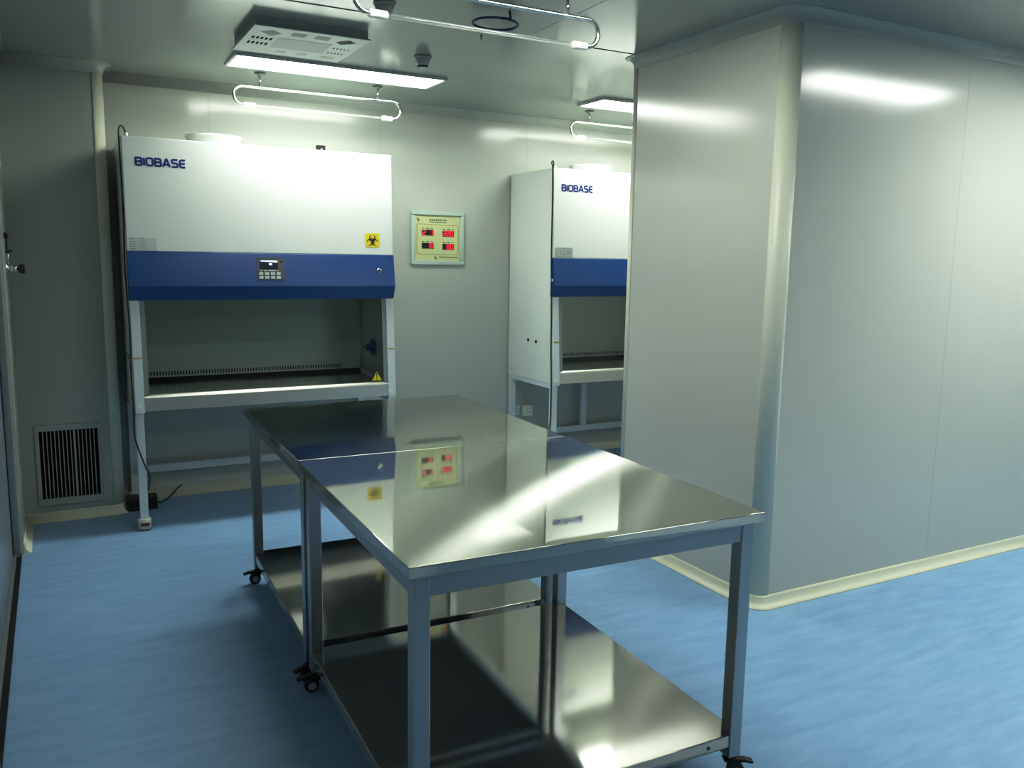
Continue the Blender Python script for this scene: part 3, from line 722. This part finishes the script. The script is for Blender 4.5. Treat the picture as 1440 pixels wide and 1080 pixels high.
for (x0, y0, txt) in ((236, 378, '2.1'), (612, 390, '22.0'), (236, 622, '  8'), (614, 634, ' 80')):
    w = MB(); w.quad([U(x0, y0+108), U(x0+212, y0+108), U(x0+212, y0), U(x0, y0)], TM, 0.002)
    dsp = pp(w, 'number_display', 'disp')
    TD = lambda u, v, d: (px0+u*(px1-px0), YB-0.0118-d, pz0+v*(pz1-pz0))
    xs = {'2.1': [('2', 18), ('1', 150)], '22.0': [('2', 14), ('2', 78), ('0', 142)], '  8': [('8', 142)], ' 80': [('8', 80), ('0', 142)]}[txt]
    for ch, dx in xs:
        w = MB(); u0, v0 = U(x0+dx, y0+94); u1, v1 = U(x0+dx+46, y0+14)
        seven(w, ch, u0, v0, u1-u0, v1-v0, 0.012, TD, 0)
        ua, va = U(x0+dx-10, y0+102); ub, vb = U(x0+dx+58, y0+5)
        w.quad([(ua, va), (ub, va), (ub, vb), (ua, vb)], TD, 0.0007, 1)
        pp(w, 'lit_digit', ['digit', 'dispglow'], dsp)

# ------------------------------------------------------------------ return-air grille on the shaft
t = thing('air_grille', 'grey return air grille with upright black slots low on the corner shaft', 'vent', (0.03, SHY, 0))
def pg(mb, name, mats):
    o = mb.build(name, mats, t); o.location = (-0.03, -SHY, 0); return o
gx0, gx1, gz0, gz1 = -0.118, 0.178, 0.133, 0.522
w = MB(); yy0, yy1 = SHY-0.010, SHY-0.0003
for (a0, a1, b0, b1) in ((-0.140, 0.192, gz1, gz1+0.034), (-0.140, 0.192, gz0-0.040, gz0), (-0.140, gx0, gz0, gz1), (gx1, 0.192, gz0, gz1)):
    w.box(a0, a1, yy0, yy1, b0, b1, bev=0.002)
pg(w, 'frame', 'wall_shaft')
w = MB(); n = 14
for i in range(1, n+1):
    x = gx0 + (gx1-gx0)*i/(n+1)
    ww = 0.0065 if i == 9 else 0.0030
    w.box(x-ww, x+ww*0.6, SHY-0.0085, SHY-0.002, gz0, gz1)
pg(w, 'slats', 'wall_shaft')
pg(MB().box(gx0, gx1, SHY-0.0018, SHY-0.0004, gz0, gz1), 'dark_duct', 'hole')

# ------------------------------------------------------------------ sockets, power block, valve
def make_socket(label, name, x0, x1, z0, z1, dep):
    t = thing(name, label, 'socket', ((x0+x1)/2, YB, z0))
    cx0, a, h = 0, (x1-x0)/2, z1-z0
    w = MB().box(-a, a, -dep, -0.0003, 0, h, bev=0.004); w.build('back_box', 'plug', t)
    w = MB().box(-a+0.004, a-0.004, -dep-0.003, -dep+0.001, 0.004, h-0.004, bev=0.001); pl = w.build('cover_plate', 'plug', t)
    w = MB()
    for dx, dz, ww, hh in ((-0.010, h*0.68, 0.003, 0.010), (0.010, h*0.68, 0.003, 0.010), (0.0, h*0.4, 0.003, 0.010), (0.016, h*0.35, 0.003, 0.009), (-0.016, h*0.35, 0.003, 0.009)):
        w.box(dx-ww/2, dx+ww/2, -dep-0.0036, -dep-0.0025, dz-hh/2, dz+hh/2)
    w.build('socket_slots', 'black', pl)
make_socket('flat grey-white wall socket under the half hidden cabinet, nearer its leg', 'wall_socket', 3.030, 3.088, 0.335, 0.415, 0.008)
make_socket('boxy white wall socket under the half hidden cabinet, right of the flat one', 'wall_socket', 3.112, 3.180, 0.330, 0.413, 0.045)

t = thing('power_block', 'dark brown power block on the floor behind the left leg of the whole cabinet', 'power strip', (0.375, 5.36, 0))
MB().box(-0.065, 0.105, -0.03, 0.03, 0.0, 0.088, bev=0.008).build('housing', 'brown', t)
MB().box(-0.05, 0.00, -0.033, -0.028, 0.03, 0.066).build('socket_face', 'black', t); MB().box(0.03, 0.085, -0.033, -0.028, 0.024, 0.07).build('socket_face', 'black', t)
pts = [(0.10, 0.0, 0.035), (0.125, 0.01, 0.028), (0.15, 0.03, 0.03), (0.185, 0.06, 0.045), (0.215, 0.10, 0.062), (0.24, 0.13, 0.075), (0.265, 0.165, 0.08)]
w = MB().tube(pts, 0.0045, 8); w.build('cable', 'cord', t)

t = thing('gas_valve', 'chrome wall valve with a black end knob at the far left edge', 'valve', (XL, 5.0, 1.43))
w = MB(); w.lathe([(0.030, 0.0003), (0.030, 0.006), (0.014, 0.010), (0.014, 0.020), (0.017, 0.022), (0.017, 0.046), (0.011, 0.050), (0.011, 0.058)], axis='x', n=24)
w.tube([(0.012, 0, 0.0), (0.012, 0, 0.095)], 0.007, 10); w.build('valve_body', 'chrome', t)
w = MB().lathe([(0.018, 0.056), (0.022, 0.059), (0.024, 0.066), (0.024, 0.080), (0.022, 0.084), (0.010, 0.085)], axis='x', n=20); w.build('end_knob', 'black', t)
w = MB().box(-0.002+0.004, 0.034, -0.010, 0.010, 0.082, 0.092, bev=0.003); w.build('lever', 'black', t)
w = MB().lathe([(0.004, 0.095), (0.004, 0.15), (0.010, 0.152), (0.011, 0.178), (0.008, 0.18)], c=(0.010, 0, 0), n=14); w.build('top_knob', 'black', t)

# ------------------------------------------------------------------ light, camera, view
wd = bpy.data.worlds.new('World'); bpy.context.scene.world = wd; wd.use_nodes = True
wd.node_tree.nodes['Background'].inputs['Color'].default_value = (0.5, 0.55, 0.55, 1)
wd.node_tree.nodes['Background'].inputs['Strength'].default_value = 0.05

cam = bpy.data.cameras.new('camera'); co = bpy.data.objects.new('camera', cam); COL.objects.link(co)
yw, pt, rl = [math.radians(v) for v in (28.387, 8.5212, 0.9499)]
fw = Vector((math.sin(yw)*math.cos(pt), math.cos(yw)*math.cos(pt), -math.sin(pt)))
rt = Vector((math.cos(yw), -math.sin(yw), 0)); up = rt.cross(fw)
r2 = rt*math.cos(rl)+up*math.sin(rl); u2 = r2.cross(fw)
R = Matrix((r2, u2, -fw)).transposed().to_4x4(); R.translation = Vector((0, 0, 1.53))
co.matrix_world = R
cam.sensor_width = 36; cam.lens = 1192.4/1440*36; cam.clip_start = 0.02
sc = bpy.context.scene; sc.camera = co
sc.view_settings.view_transform = 'Standard'; sc.view_settings.look = 'None'
sc.view_settings.exposure = 0.0; sc.view_settings.gamma = 1.0
sc.view_settings.use_curve_mapping = True
cm = sc.view_settings.curve_mapping
cv = cm.curves[3]
cv.points.new(0.20, 0.158); cv.points.new(0.70, 0.75)
cm.update()
sc.cycles.max_bounces = 10; sc.cycles.glossy_bounces = 6; sc.cycles.transparent_max_bounces = 12
sc.cycles.use_denoising = True
